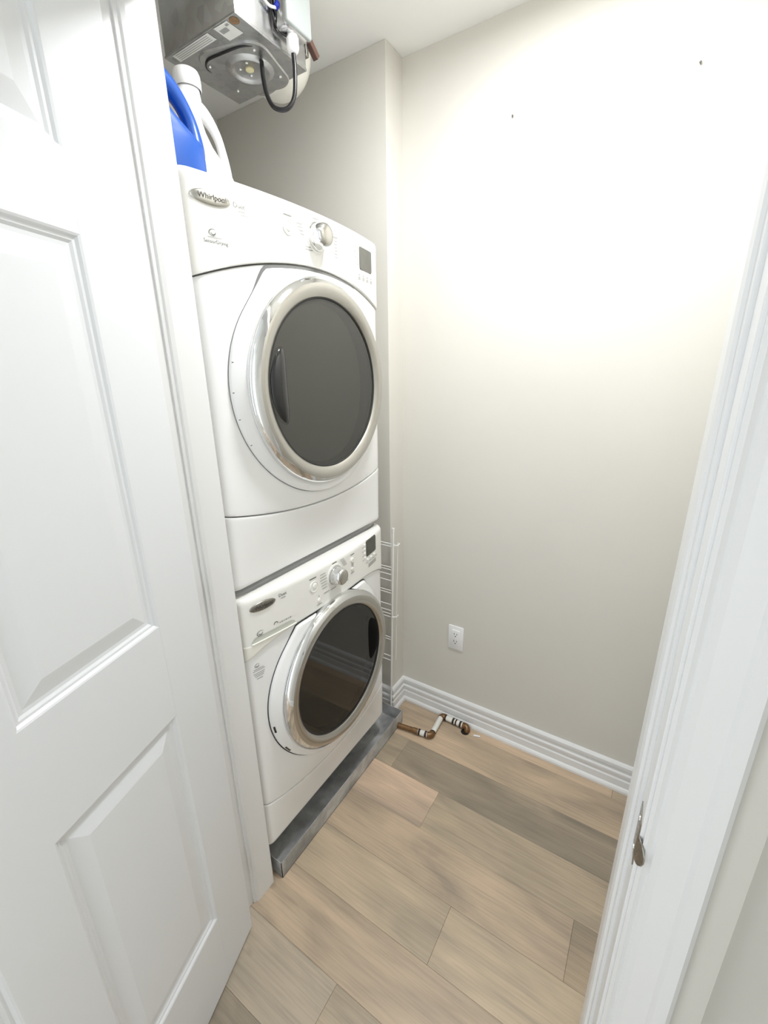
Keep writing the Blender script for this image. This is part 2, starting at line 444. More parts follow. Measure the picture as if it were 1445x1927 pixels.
# ------------------------------------------------------------------ stacked laundry machines
CY, HW = -0.341, 0.343
def sstep(t): t = max(0.0, min(1.0, t)); return t * t * (3 - 2 * t)
def text_mesh(s, size):
    cu = bpy.data.curves.new('lettering', 'FONT'); cu.body = s; cu.size = size; cu.align_x = 'CENTER'; cu.align_y = 'CENTER'; cu.resolution_u = 3
    o = bpy.data.objects.new('lettering', cu); C.objects.link(o)
    dg = bpy.context.evaluated_depsgraph_get(); dg.update()
    me = bpy.data.meshes.new_from_object(o.evaluated_get(dg)); bpy.data.objects.remove(o); bpy.data.curves.remove(cu)
    vs = [(v.co.x, v.co.y) for v in me.vertices]; fs = [tuple(p.vertices) for p in me.polygons]; bpy.data.meshes.remove(me)
    return vs, fs

class Machine:
    def __init__(m, name, z0, z1, seam, toe, cz, glass, bowl, label, cat):
        m.z0, m.z1, m.seam, m.toe, m.cz = z0, z1, seam, toe, cz; m.gap = .010 if z0 > 1 else .007
        m.root = empty(name, (-.35, CY, z0), label=label, cat=cat)
        m.build(glass, bowl)
    def t(m, y): return (y - CY) / HW
    def zs(m, y): return m.z0 + m.seam[0] + m.seam[1] * (1 - abs(m.t(y)) ** m.seam[2])
    def zt(m, y): return m.z0 + m.toe[0] - m.toe[1] * (1 - m.t(y) ** 2)
    def fx(m, y, z):
        t = m.t(y); x = .038 * sstep((z - m.z0) / .26) * (1 - t * t)
        d = min(.028, max(0, abs(y - CY) - (HW - .028))); x -= .028 - math.sqrt(max(0, .028 ** 2 - d * d))
        d = min(.016, max(0, z - (m.z1 - .016))); x -= .016 - math.sqrt(max(0, .016 ** 2 - d * d))
        d = min(.012, max(0, m.z0 + .012 - z)); x -= .012 - math.sqrt(max(0, .012 ** 2 - d * d))
        return x
    def patch(m, name, flo, fhi, ya, yb, proud, ma, parent, ny=44, nz=22, edge=.003):
        """curved sheet of the front between two height curves, with rolled edges and returns"""
        bm = new(); G = []
        def sp(n): # finer at both ends
            return [0.5 - 0.5 * math.cos(math.pi * k / n) for k in range(n + 1)]
        for u in sp(ny):
            y = ya + (yb - ya) * u; lo, hi = flo(y), fhi(y); col = []
            for v in sp(nz):
                z = lo + (hi - lo) * v
                e = min(v * (hi - lo), (1 - v) * (hi - lo), edge); x = m.fx(y, z) + proud - (edge - math.sqrt(max(0, edge ** 2 - (edge - e) ** 2)))
                col.append(bm.verts.new((x, y, z)))
            G.append(col)
        for i in range(ny):
            for j in range(nz): bm.faces.new((G[i][j], G[i + 1][j], G[i + 1][j + 1], G[i][j + 1]))
        rim = [G[i][0] for i in range(ny + 1)] + [G[ny][j] for j in range(1, nz + 1)] + [G[i][nz] for i in range(ny - 1, -1, -1)] + [G[0][j] for j in range(nz - 1, 0, -1)]
        bk = [bm.verts.new((min(v.co.x - .012, -.012) if True else 0, v.co.y, v.co.z)) for v in rim]
        for k in range(len(rim)):
            k2 = (k + 1) % len(rim); bm.faces.new((rim[k], bk[k], bk[k2], rim[k2]))
        return obj(name, bm, ma, parent, True, 50)
    def on(m, y, z, d=0.0): return Vector((m.fx(y, z) + d, y, z))
    def text(m, s, y, z, size, ma, parent, d=.0072, sxy=1.0, shear=0.0, name='lettering'):
        vs, fs = text_mesh(s, size); bm = new()
        V = [bm.verts.new(m.on(y + a * sxy + b * shear, z + b, d)) for a, b in vs]
        for f in fs:
            try: bm.faces.new([V[i] for i in f])
            except ValueError: pass
        return obj(name, bm, ma, parent)
    def quad(m, bm, y, z, w, h, d=.0072):
        V = [bm.verts.new(m.on(y + a * w / 2, z + b * h / 2, d)) for a, b in ((-1, -1), (1, -1), (1, 1), (-1, 1))]; bm.faces.new(V)
    def disc(m, y, z, r, prof, ma, parent, name, n=28, sy=1.0):
        """small round part standing on the console; prof (radius factor, height)"""
        bm = new(); rings = []
        bx = m.fx(y, z) + .006
        for f, h in prof:
            if f == 0: rings.append([bm.verts.new((bx + h, y, z))])
            else: rings.append([bm.verts.new((bx + h, y + math.cos(2 * math.pi * k / n) * r * f * sy, z + math.sin(2 * math.pi * k / n) * r * f)) for k in range(n)])
        for A, B in zip(rings, rings[1:]):
            for k in range(n):
                k2 = (k + 1) % n
                bm.faces.new((A[k], A[k2], B[0]) if len(B) == 1 else (A[k], A[k2], B[k2], B[k]))
        return obj(name, bm, ma, parent, True, 35)
    def build(m, glass, bowl):
        R = m.root; z0, z1 = m.z0, m.z1
        m.cab = obj('cabinet', box(new(), (-.76, CY - HW, z0), (-.032, CY + HW, z1 - .002), .008), ENAMEL, R, True, 30)
        m.con = m.patch('console', lambda y: m.zs(y) + .0015, lambda y: z1, CY - HW, CY + HW, .006, PLASTIC, R)
        m.front = m.patch('front_panel', lambda y: m.zt(y) + .0016, lambda y: m.zs(y) - .0015, CY - HW, CY + HW, .0, ENAMEL, R, nz=30)
        m.kick = m.patch('toe_panel', lambda y: z0, lambda y: m.zt(y) - .0016, CY - HW, CY + HW, .0005, ENAMEL, R)
        # top sheet behind the console
        # ---- door
        cz = m.cz; XR0 = .052
        circ = [(math.cos(a) * .292, math.sin(a) * .292) for a in [2 * math.pi * k / 180 for k in range(180)]]
        cor = [(s * .170, m.zs(CY + .170) - m.gap - cz) for s in (-1, 1)]
        pts = sorted(circ + cor)
        def half(ps):
            h = []
            for p in ps:
                while len(h) > 1 and (h[-1][0] - h[-2][0]) * (p[1] - h[-2][1]) - (h[-1][1] - h[-2][1]) * (p[0] - h[-2][0]) <= 0: h.pop()
                h.append(p)
            return h[:-1]
        hull = half(pts) + half(pts[::-1])
        def ro(a):
            dx, dy = math.cos(a), math.sin(a); best = .292
            for (x1, y1), (x2, y2) in zip(hull, hull[1:] + hull[:1]):
                den = dx * (y2 - y1) - dy * (x2 - x1)
                if abs(den) < 1e-12: continue
                t = (x1 * (y2 - y1) - y1 * (x2 - x1)) / den; u = (x1 * dy - y1 * dx) / den
                if t > 0 and -1e-6 <= u <= 1 + 1e-6: best = t
            while best > .2 and cz + dy * best > m.zs(CY + dx * best) - m.gap: best -= .0008
            return best
        N = 144; bm = new(); rings = [[] for _ in range(7)]
        for k in range(N):
            a = 2 * math.pi * k / N; r = ro(a); ca, sa = math.cos(a), math.sin(a)
            def P(rr, d=None, x=None):
                y, z = CY + ca * rr, cz + sa * rr
                return bm.verts.new((m.fx(y, z) + d if x is None else x, y, z))
            rings[0].append(P(r, -.004)); rings[1].append(P(r, .006)); rings[2].append(P(r - .002, .010)); rings[3].append(P(r - .006, .0125))
            x3 = rings[3][-1].co.x; rm = min(.272, r - .009)
            rings[4].append(P(rm, x=max(.042, x3 * .5 + .022))); rings[5].append(P(.258, x=.046)); rings[6].append(P(.256, x=.030))
        for A, B in zip(rings, rings[1:]):
            for k in range(N): bm.faces.new((A[k], A[(k + 1) % N], B[(k + 1) % N], B[k]))
        m.door = obj('door', bm, ENAMEL, R, True, 40)
        bm = new(); P = []      # flat dark strip painting the shade in the gap round the door
        wshade = .0016 if z0 > 1 else .0030
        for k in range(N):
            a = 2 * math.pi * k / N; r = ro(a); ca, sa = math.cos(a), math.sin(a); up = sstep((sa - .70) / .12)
            w_ = wshade + (m.gap - .002 - wshade) * up; row = []
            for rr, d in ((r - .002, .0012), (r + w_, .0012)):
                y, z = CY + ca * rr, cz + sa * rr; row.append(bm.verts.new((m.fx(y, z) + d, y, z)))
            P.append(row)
        for k in range(N): bm.faces.new((P[k][0], P[k][1], P[(k + 1) % N][1], P[(k + 1) % N][0]))
        obj('door_gap_shade', bm, GAPSHADE if z0 > 1 else DARK, R)
        O = (0, CY, cz)
        ring = obj('chrome_ring', lathe(new(), [(.2665, .036), (.268, .046), (.2675, .053), (.264, .060), (.258, .066), (.251, .0705)], O, (1, 0, 0), 128), CHROME, m.door, True)
        ring['label'] = 'mirror-bright chrome outer ring of the door'
        face = obj('silver_bezel', lathe(new(), [(.2512, .0704), (.245, .0722), (.236, .0715), (.226, .0675), (.2205, .0640), (.2185, .0615), (.2180, .052)], O, (1, 0, 0), 128), SATIN, m.door, True)
        obj('gasket', lathe(new(), [(.2195, .0622), (.2165, .0632), (.2150, .0610), (.2150, .054)], O, (1, 0, 0), 96), DARK, m.door, True)
        obj('door_glass', lathe(new(), [(.216, .0595), (.16, .0590), (.08, .0586), (0, .0585)], O, (1, 0, 0), 96), glass, m.door, True)
        obj('inner_bowl', lathe(new(), [(.215, .050), (.206, .036), (.186, .014), (.165, -.010), (.150, -.025), (.08, -.028), (0, -.029)], O, (1, 0, 0), 96), bowl, m.door, True)

# washer -----------------------------------------------------------
wa = Machine('washing_machine', .125, 1.010, (.695, .050, 4), (.180, .045), .612, GLASS_W, BOWLDK,
             'white front-loading washing machine with silver-rimmed dark door, standing in the metal pan', 'washing machine')
dr = Machine('dryer', 1.032, 1.945, (.718, .066, 2), (.205, .038), 1.528, GLASS_D, BOWL,
             'white front-loading dryer with chrome door ring stacked on top of the washing machine', 'dryer')

def foot(m, zlo, zhi, r):
    for x in (-.70, -.16):
        for y in (CY - .29, CY + .29):
            bm = new(); lathe(bm, [(0, 0), (r, 0), (r, .012), (r * .45, .016), (r * .45, zhi - zlo), (0, zhi - zlo)], (x, y, zlo), (0, 0, 1), 18)
            obj('foot', bm, BLACKR, m.root, True, 40)
foot(wa, .004, .127, .028); foot(dr, 1.0112, 1.036, .03)

def knob(m, y, z, r):
    k = m.disc(y, z, r, [(1.12, -.001), (1.12, .004), (1.02, .005), (1.0, .010), (.98, .022), (.93, .030), (.86, .034), (.80, .0355)], CHROME, m.con, 'cycle_knob', 40)
    m.disc(y, z, r, [(.80, .0352), (.74, .0368), (.4, .0385), (0, .039)], SATIN, k, 'knob_cap', 40)
    m.disc(y, z, r, [(1.32, -.0005), (1.30, .0016), (1.13, .0022), (1.1, .001)], PLASTIC, k, 'knob_collar', 40)
knob(dr, CY, 1.886, .0285); knob(wa, CY, .954, .0285)

BTN = [(1, -.001), (1, .0022), (.92, .0034), (.6, .004), (0, .0042)]
RINGB = [(1, -.001), (1, .0016), (.9, .0020), (.84, .0008), (.3, .0006), (0, .0006)]
def display(m, ya, yb, za, zb, ma, lab):
    bm = new(); n = 8; c = .006; P = []
    for cy_, cz_, a0 in ((yb - c, zb - c, 0), (ya + c, zb - c, 90), (ya + c, za + c, 180), (yb - c, za + c, 270)):
        for k in range(5):
            a = math.radians(a0 + 90 * k / 4); P.append((cy_ + c * math.cos(a), cz_ + c * math.sin(a)))
    V = [bm.verts.new(m.on(y, z, .0080)) for y, z in P]; bm.faces.new(V)
    V2 = [bm.verts.new(m.on(CY0 + (y - CY0) * 1.05, CZ0 + (z - CZ0) * 1.05, .0058)) for CY0, CZ0 in [((ya + yb) / 2, (za + zb) / 2)] for y, z in P]
    for k in range(len(V)): bm.faces.new((V[k], V2[k], V2[(k + 1) % len(V)], V[(k + 1) % len(V)]))
    d = obj('display', bm, ma, m.con); d['label'] = lab
    return d
MARKS = {}
def ticks(m, rows_, ma):
    """fine print too small to pick apart: gathered, built as one part of kind stuff at the end"""
    MARKS.setdefault((m, ma), []).extend(rows_)

# dryer console: badge, name, buttons, display
def badge(m, y, z, w, h, ma):
    bm = new(); n = 40; bx = m.fx(y, z) + .006
    rings = []
    for f, d in ((1.03, -.001), (1.03, .0012), (1.0, .0022), (.9, .0034), (.6, .0048), (.3, .0054)):
        rings.append([bm.verts.new((m.fx(y + math.cos(2 * math.pi * k / n) * w / 2 * f, z) + .006 + d, y + math.cos(2 * math.pi * k / n) * w / 2 * f, z + math.sin(2 * math.pi * k / n) * h / 2 * f)) for k in range(n)])
    for A, B in zip(rings, rings[1:]):
        for k in range(n): bm.faces.new((A[k], A[(k + 1) % n], B[(k + 1) % n], B[k]))
    bm.faces.new(rings[-1])
    b = obj('name_badge', bm, ma, m.con, True, 60); b['label'] = 'oval silver name badge'
    return b
b = badge(dr, -.628, 1.897, .080, .027, SATIN)
dr.text('Whirlpool', -.628, 1.897, .0140, INK, b, .0122)
b = badge(wa, -.616, .975, .076, .026, STEELD)
wa.text('Whirlpool', -.616, .975, .0130, INK, b, .0122)
dr.text('Duet', -.567, 1.897, .0135, INKL, dr.con); wa.text('Duet', -.553, .981, .0130, INK, wa.con)
ticks(dr, [(-.562, 1.887, .016, .0012), (-.556, 1.881, .018, .0010)], INKL); ticks(wa, [(-.552, .971, .016, .0014)], INK)
def emblem(m, y, z, r, ma, d=.0072, par=None):
    """small round drop-and-swirl mark"""
    bm = new(); n = 26
    for a0, a1, rr, w in ((20, 330, 1.0, .16), (150, 400, .55, .22)):
        P = []
        for k in range(n + 1):
            a = math.radians(a0 + (a1 - a0) * k / n); ww = w * r * math.sin(math.pi * k / n) + .0002
            P.append([bm.verts.new(m.on(y + math.cos(a) * (rr * r * 1.15 + q * ww), z + math.sin(a) * (rr * r * .85 + q * ww), d)) for q in (-.5, .5)])
        for k in range(n): bm.faces.new((P[k][0], P[k][1], P[k + 1][1], P[k + 1][0]))
    bm2 = obj('emblem', bm, ma, par or m.con); return bm2
emblem(dr, -.632, 1.836, .0075, INK); emblem(wa, -.632, .897, .0090, INK)
dr.text('SensorDrying', -.628, 1.820, .0095, INK, dr.con); ticks(dr, [(-.630, 1.8275, .030, .0012)], INKL)
# washer: crescent mark and fine line of print above the drawer
bm = new(); P = []
for k in range(13):
    a = math.radians(0 + 180 * k / 12); P.append([bm.verts.new(wa.on(-.583 + math.cos(a) * rr, .902 + math.sin(a) * rr, .0072)) for rr in (.0052, .0072)])
for k in range(12): bm.faces.new((P[k][0], P[k][1], P[k + 1][1], P[k + 1][0]))
obj('emblem', bm, INK, wa.con)
ticks(wa, [(-.570 + .0072 * i, .9005, .0052, .0022 + .0012 * (i % 2)) for i in range(6)], INKL)

for y, z, r, pr in ((-.437, 1.886, .0165, RINGB), (-.437, 1.886, .0075, BTN)): dr.disc(y, z, r, pr, PLASTIC, dr.con, 'start_button')
ticks(dr, [(-.437, 1.911, .026, .0022), (CY, 1.925, .022, .0020), (-.262, 1.902, .020, .0018)], INKL)
ticks(dr, [(-.40 + .002 * i, 1.902 - .007 * i, .020 - .002 * i, .0016) for i in range(4)] + [(-.372, 1.858 - .006 * i, .026, .0016) for i in range(2)] + [(-.262, 1.893 - .0075 * i, .014, .0016) for i in range(6)], INKL)
bm = new(); P = []
for k in range(15):
    a = math.radians(100 - 190 * k / 14); P.append([bm.verts.new(dr.on(-.285 + math.cos(a) * rr, 1.880 + math.sin(a) * rr * 1.3, .0072)) for rr in (.0140, .0148)])
for k in range(14): bm.faces.new((P[k][0], P[k][1], P[k + 1][1], P[k + 1][0]))
obj('selector_arc', bm, INKL, dr.con)
display(dr, -.137, -.060, 1.850, 1.908, LCD, 'grey display window')
for i in range(4): dr.disc(-.150, 1.905 - .014 * i, .0036, BTN, PLASTIC, dr.con, 'side_button', 14)
for i in range(4): dr.disc(-.142 + .026 * i, 1.838, .0042, BTN, PLASTIC, dr.con, 'side_button', 14)
ticks(dr, [(-.142 + .026 * i, 1.8275 - .0045 * j, .016, .0017) for i in range(4) for j in range(2)] + [(-.163, 1.904 - .014 * i, .010, .0015) for i in range(4)], INKL)

# washer console
for y, z, r, pr in ((-.437, .955, .0175, RINGB), (-.433, .957, .0085, BTN)): wa.disc(y, z, r, pr, PLASTIC, wa.con, 'start_button')
ticks(wa, [(-.440, .983, .028, .0028), (CY, .996, .022, .0026), (-.243, .987, .022, .0024)], INK)
ticks(wa, [(-.398 + .001 * i, .980 - .0095 * i, .030 - .003 * abs(i - 2), .0018) for i in range(6)] + [(-.302 + .004 * i, .992 - .006 * i, .020, .0016) for i in range(5)] + [(-.385, .914, .026, .0018), (-.352, .912, .024, .0018)], INKL)
for y, z in ((-.420, .902), (-.283, .922), (-.246, .936)):
    wa.disc(y, z, .0062, BTN, PLASTIC, wa.con, 'option_button', 18); ticks(wa, [(y, z - .014, .022, .0018)], INKL); ticks(wa, [(y, z + .0135, .0030, .0030)], INK)
wa.disc(-.245, .968, .0085, [(1, -.001), (1, .003), (.9, .0045), (.5, .005), (0, .005)], PLASTIC, wa.con, 'temperature_button', 18)
ticks(wa, [(-.243, .955 - .006 * i, .012, .0016) for i in range(3)], INKL)
display(wa, -.148, -.075, .940, .998, LCDW, 'dark grey display window')
for i in range(4): wa.disc(-.160, .990 - .016 * i, .0040, BTN, PLASTIC, wa.con, 'side_button', 14)
for i in range(3): wa.disc(-.140 + .026 * i, .927, .0042, BTN, PLASTIC, wa.con, 'side_button', 14)
ticks(wa, [(-.145 + .024 * i, .9165, .018, .0018) for i in range(4)] + [(-.105, .906 - .0052 * i, .062, .0022) for i in range(3)] + [(-.174, .984 - .016 * i, .010, .0018) for i in range(4)], INKL)
# dispenser drawer of the washer; flat grey strip paints shade of its grip recess
drawer = wa.patch('dispenser_drawer', lambda y: wa.zs(y) + .003, lambda y: .871, CY - HW + .006, -.512, .0072, CREAM, wa.root, 20, 10)
bm = new(); ya, yb = -.660, -.516; G = []
for k in range(33):
    t = k / 32; y = ya + (yb - ya) * t; f = min(1.0, math.sqrt(max(0.0, 1 - max(0, (t - .8) / .2) ** 2)) * .92 + .08, .35 + t * 9)
    G.append([bm.verts.new(wa.on(y, .8735 + q * f, dd)) for q, dd in ((.0165, .0062), (.0130, .0064), (.0040, .0066), (.0008, .0084))])
for k in range(32):
    for j in range(3): bm.faces.new((G[k][j], G[k + 1][j], G[k + 1][j + 1], G[k][j + 1]))
g = obj('grip_recess_shade', bm, mat('recess_shade_grey', (188, 190, 180), 0.4, var=0.01), drawer, True, 50); g['label'] = 'long finger grip with its recess shade put in as grey'
bm = new(); tube(bm, [wa.on(ya + (yb - ya) * k / 20, .8728, .0078) for k in range(21)], .0026, 8); obj('grip_lip', bm, CREAM, drawer, True, 50)
# caution print on the washer front
emblem(wa, -.648, .800, .0065, INK, .0008, wa.front)
bm = new()
for i, (w, z) in enumerate(((.030, .789), (.036, .784), (.034, .776), (.030, .771), (.026, .766), (.018, .758))): wa.quad(bm, -.645, z, w, .0016, .0008)
tag(obj('caution_print', bm, INKL, wa.front), kind='stuff')
# door pulls tucked behind the rims
def pull(m, y, z, ry, rz, ma, s):
    bm = new(); bmesh.ops.create_uvsphere(bm, u_segments=32, v_segments=20, radius=1)
    for v in bm.verts: v.co = Vector((.0535 + v.co.x * .018, y + v.co.y * ry + s * .020 * (v.co.z ** 2), z + v.co.z * rz))
    h = obj('door_pull', bm, ma, m.door, True); h['label'] = 'glossy dark finger pull at the rim'
pull(dr, CY - .186, 1.532, .029, .092, BLACKG, 1); pull(wa, CY + .186, .628, .034, .090, BLACKM, -1)
# hinge cover slots on the dryer door edge, latch slot on the washer's
def slot(m, a0, a1, r, w, ma, name):
    bm = new(); P = []
    for k in range(9):
        a = math.radians(a0 + (a1 - a0) * k / 8); y, z = CY + math.cos(a) * r, m.cz + math.sin(a) * r
        y2, z2 = CY + math.cos(a) * (r + w), m.cz + math.sin(a) * (r + w)
        P.append((bm.verts.new((m.fx(y, z) + .0128, y, z)), bm.verts.new((m.fx(y2, z2) + .010, y2, z2))))
    for k in range(8): bm.faces.new((P[k][0], P[k][1], P[k + 1][1], P[k + 1][0]))
    obj(name, bm, ma, m.door)
slot(wa, 186.5, 191.5, .2865, .0045, BLACKG, 'latch_slot'); slot(wa, 207, 213, .2865, .0045, BLACKG, 'latch_slot')
for a in (168, 181, 193, 206): slot(dr, a, a + .35, .282, .010, INK, 'hinge_cover_seam')

for (m_, ma_), rows_ in MARKS.items():
    bm = new()
    for y, z, w, h in rows_: m_.quad(bm, y, z, w, h)
    tag(obj('fine_print', bm, ma_, m_.con), kind='stuff')

# ------------------------------------------------------------------ drain pan under the washer
bm = new(); px0, px1, py0, py1, ph = -.80, .029, -.668, .107, .066
box(bm, (px0, py0, .0005), (px1, py1, .0025))
for lo, hi in (((px1 - .0018, py0, .0005), (px1, py1, ph)), ((px0, py0, .0005), (px0 + .0018, py1, ph)), ((px0, py0, .0005), (px1, py0 + .0018, ph)), ((px0, py1 - .0018, .0005), (px1, py1, ph))): box(bm, lo, hi)
tag(obj('drain_pan', bm, PANM), 'shallow galvanized metal drain pan on the floor beneath the washing machine', 'drain pan')

# ------------------------------------------------------------------ drain pipe on the floor
pr = empty('drain_pipe', (.18, .15, 0), label='thin copper drain pipe with white sleeves zigzagging across the floor to a hole', cat='pipe')
pz = .0165; PP = [Vector((.0295, .066, pz)), Vector((.187, .088, pz)), Vector((.1785, .222, pz)), Vector((.296, .2185, pz))]
rp = .0108
obj('pipe', tube(new(), [PP[0], PP[0].lerp(PP[1], .52)], rp, 16), COPPER, pr, True, 40)
obj('coupling', tube(new(), [PP[0].lerp(PP[1], .47), PP[0].lerp(PP[1], .62)], rp * 1.18, 16), COPPER, pr, True, 40)
def sleeve(a, b): obj('sleeve', tube(new(), [a, b], rp * 1.12, 16), SLEEVE, pr, True, 40)
def band(p, d, w=.0045): obj('clamp_band', tube(new(), [p - d * w, p + d * w], rp * 1.28, 16), CLAMP, pr, True, 40)
d1 = (PP[1] - PP[0]).normalized(); d2 = (PP[2] - PP[1]).normalized(); d3 = (PP[3] - PP[2]).normalized()
sleeve(PP[0].lerp(PP[1], .62), PP[1] - d1 * .016); band(PP[0].lerp(PP[1], .66), d1); band(PP[1] - d1 * .024, d1)
sleeve(PP[1] + d2 * .014, PP[2] - d2 * .014); band(PP[1] + d2 * .020, d2, .003)
sleeve(PP[2] + d3 * .014, PP[3] - d3 * .012); band(PP[2] + d3 * .020, d3); band(PP[2] + d3 * .060, d3); band(PP[2] + d3 * .074, d3, .003); band(PP[3] - d3 * .022, d3)
def elbow(a, c, b):
    pts = [c + a * .017 * (1 - k / 6) ** 2 + b * .017 * (k / 6) ** 2 for k in range(7)]
    obj('elbow', tube(new(), pts, rp * 1.3, 16), COPPER, pr, True, 40)
elbow(-d1, PP[1], d2); elbow(-d2, PP[2], d3)
dn = Vector((0.35, -.55, -.75)).normalized()
obj('elbow', tube(new(), spline([PP[3] - d3 * .012, PP[3] + d3 * .004, PP[3] + d3 * .012 + Vector((0, -.006, -.006)), PP[3] + d3 * .012 + Vector((0, -.008, -.0155))], 6), rp * 1.3, 16), COPPER, pr, True, 40)
bm = new(); lathe(bm, [(0, 0), (.0185, 0), (.018, .0008), (0, .0009)], (.302, .204, .0002), (0, 0, 1), 28)
tag(obj('floor_hole', bm, HOLE), 'round dark hole cut in the floor where the drain pipe ends', 'hole')
bm = new(); obox(bm, Vector((.357, .207, .0035)), Vector((.97, .22, .06)).normalized(), Vector((-.22, .97, 0)).normalized(), Vector((0, 0, 1)), .028, .008, .003, .0008)
tag(obj('plastic_scrap', bm, WPLAS), 'small white plastic strip lying loose on the floor by the baseboard', 'scrap')

# ------------------------------------------------------------------ wire shelf standing behind the washer
ws = empty('wire_shelf', (-.15, .125, 0), label='white coated wire shelf stood on end between washing machine and wall', cat='wire shelf')
def wx(z): return -.022 - .024 * (1 - z / .95)
yS = .128
obj('rail', tube(new(), [(wx(0), yS, .002), (wx(.95), yS - .004, .945)], .0048, 10), WIRE, ws, True, 40)
obj('rail', tube(new(), [(wx(.30) + .012, yS + .016, .30), (wx(.9) + .012, yS + .014, .885)], .0022, 8), WIRE, ws, True, 40)
obj('rail', tube(new(), [(wx(0) - .31, yS, .002), (wx(.95) - .31, yS - .004, .945)], .0048, 10), WIRE, ws, True, 40)
obj('end_cap', tube(new(), [(wx(.94), yS - .004, .935), (wx(.95), yS - .004, .952)], .0062, 10), WIRE, ws, True, 40)
me_w = None
for z in (.880, .868, .772, .760, .738, .709, .661, .649, .592, .562, .545, .530, .425, .413, .325, .302):
    bm = new(); tube(bm, [(-.335, 0, 0), (.006 if z in (.880, .530) else -.002, 0, 0)], .0021, 7)
    o = obj('cross_wire', bm, WIRE, None, True); o.location = (wx(z) + .004, yS - .003, z); put(o, ws)
for z in (.874, .533): obj('hook', tube(new(), [(wx(z), yS - .006, z), (wx(z) + .020, yS + .004, z + .002), (wx(z) + .024, yS + .012, z + .010)], .0030, 8), WIRE, ws, True, 40)

# ------------------------------------------------------------------ power outlet
ou = empty('power_outlet', (.2165, YB, .435), label='white duplex power outlet with cover plate on the beige back wall', cat='outlet')
bm = new(); box(bm, (.181, YB - .006, .376), (.252, YB, .494), .003); obj('cover_plate', bm, WPLAS, ou, True, 40)
bm = new(); box(bm, (.199, YB - .0085, .395), (.234, YB - .004, .475), .0015); obj('insert', bm, WPLAS, ou, True, 40)
for zc in (.453, .417):
    bm = new()
    for dx, w, h, dz in ((-.0065, .0022, .009, .003), (.0065, .0022, .007, .003), (0, .005, .0045, -.008)): box(bm, (.2165 + dx - w / 2, YB - .0089, zc + dz - h / 2), (.2165 + dx + w / 2, YB - .006, zc + dz + h / 2))
    obj('socket', bm, DARK, ou)

# two small screws left in the wall
for nm, x, z, lb in (('wall_screw', .3272, 2.285, 'tiny dark screw in the back wall nearer the boxed-out corner'), ('wall_screw', .7902, 2.272, 'tiny dark screw in the back wall nearer the door frame')):
    bm = new(); lathe(bm, [(0, .007), (.0022, .007), (.0032, .005), (.0016, .0045), (.0016, -.002)], (x, YB, z), (0, -1, .25), 12)
    tag(obj(nm, bm, STEELD, None, True, 40), lb, 'screw')

# ------------------------------------------------------------------ detergent jugs on the dryer
def jug(name, base, sc, ma, cap, label, lean=0.0, hr=.0150, hx=0.0):
    """lean: neck set off towards the far side from the handle; hr: handle radius; hx: handle pushed out"""
    r = empty(name, base, label=label, cat='bottle'); B = Vector(base)
    sec = [(0, -.056, .088, .040), (.004, -.063, .096, .046), (.02, -.066, .1005, .050), (.06, -.066, .1005, .050), (.085, -.066, .097, .050), (.100, -.066, .088, .049), (.115, -.066, .066, .048),
           (.140, -.066, .036, .047), (.165, -.065, .018, .046), (.190, -.062, .010, .043), (.212, -.054, .012, .038), (.228, -.043, .022, .033), (.240, -.034, .028, .029), (.250, -.029, .027, .0265), (.262, -.026, .026, .026)]
    def off(z): return -lean * sstep((z - .09) / .10)
    bm = new(); N = 40; rings = []
    for z, l, rt, hd_ in sec:
        l += off(z); rt += off(z)
        cu, hw_ = (l + rt) / 2, (rt - l) / 2; ring = []
        e = 2.0 if z > .23 else 2.8
        for k in range(N):
            a = 2 * math.pi * k / N; ca, sa = math.cos(a), math.sin(a)
            ring.append(bm.verts.new(B + Vector((math.copysign(abs(sa) ** (2 / e), sa) * hd_, cu + math.copysign(abs(ca) ** (2 / e), ca) * hw_, z)) * sc))
        rings.append(ring)
    for A, Bb in zip(rings, rings[1:]):
        for k in range(N): bm.faces.new((A[k], A[(k + 1) % N], Bb[(k + 1) % N], Bb[k]))
    bm.faces.new(rings[0][::-1]); bm.faces.new(rings[-1])
    body = obj('body', bm, ma, r, True, 60)
    bm = new()
    pts = spline([B + Vector((0, u, z)) * sc for u, z in ((-lean, .226), (.026 - lean * .9, .226), (.052 - lean * .7 + hx, .211), (.073 - lean * .5 + hx, .186), (.084 - lean * .3 + hx, .155), (.088 - lean * .2 + hx * .5, .125), (.087 - lean * .1, .095), (.080, .07))], 6)
    n_ = len(pts); tube(bm, pts, [sc * (hr + .004 * math.cos(2 * math.pi * i / (n_ - 1))) for i in range(n_)], 16)
    obj('handle', bm, ma, body, True, 60)
    bm = new(); lathe(bm, [(.0300, .256), (.0315, .258), (.0320, .270), (.0310, .284), (.028, .291), (.022, .2945), (0, .296)], (0, 0, 0), (0, 0, 1), 36)
    bm.transform(Matrix.Translation(B + Vector((0, -lean * sc, 0))) @ Matrix.Scale(sc, 4)); obj('cap', bm, cap, r, True, 40)
    return r
jug('detergent_jug', (-.200, -.480, 1.9455), .955, WPLAS, WPLAS, 'white plastic laundry jug with handle and white cap on the dryer')
jug('detergent_jug', (-.080, -.638, 1.9455), .75, BLUEP, WPLAS, 'bright blue plastic laundry jug with handle on the dryer', .040, .024, .002)

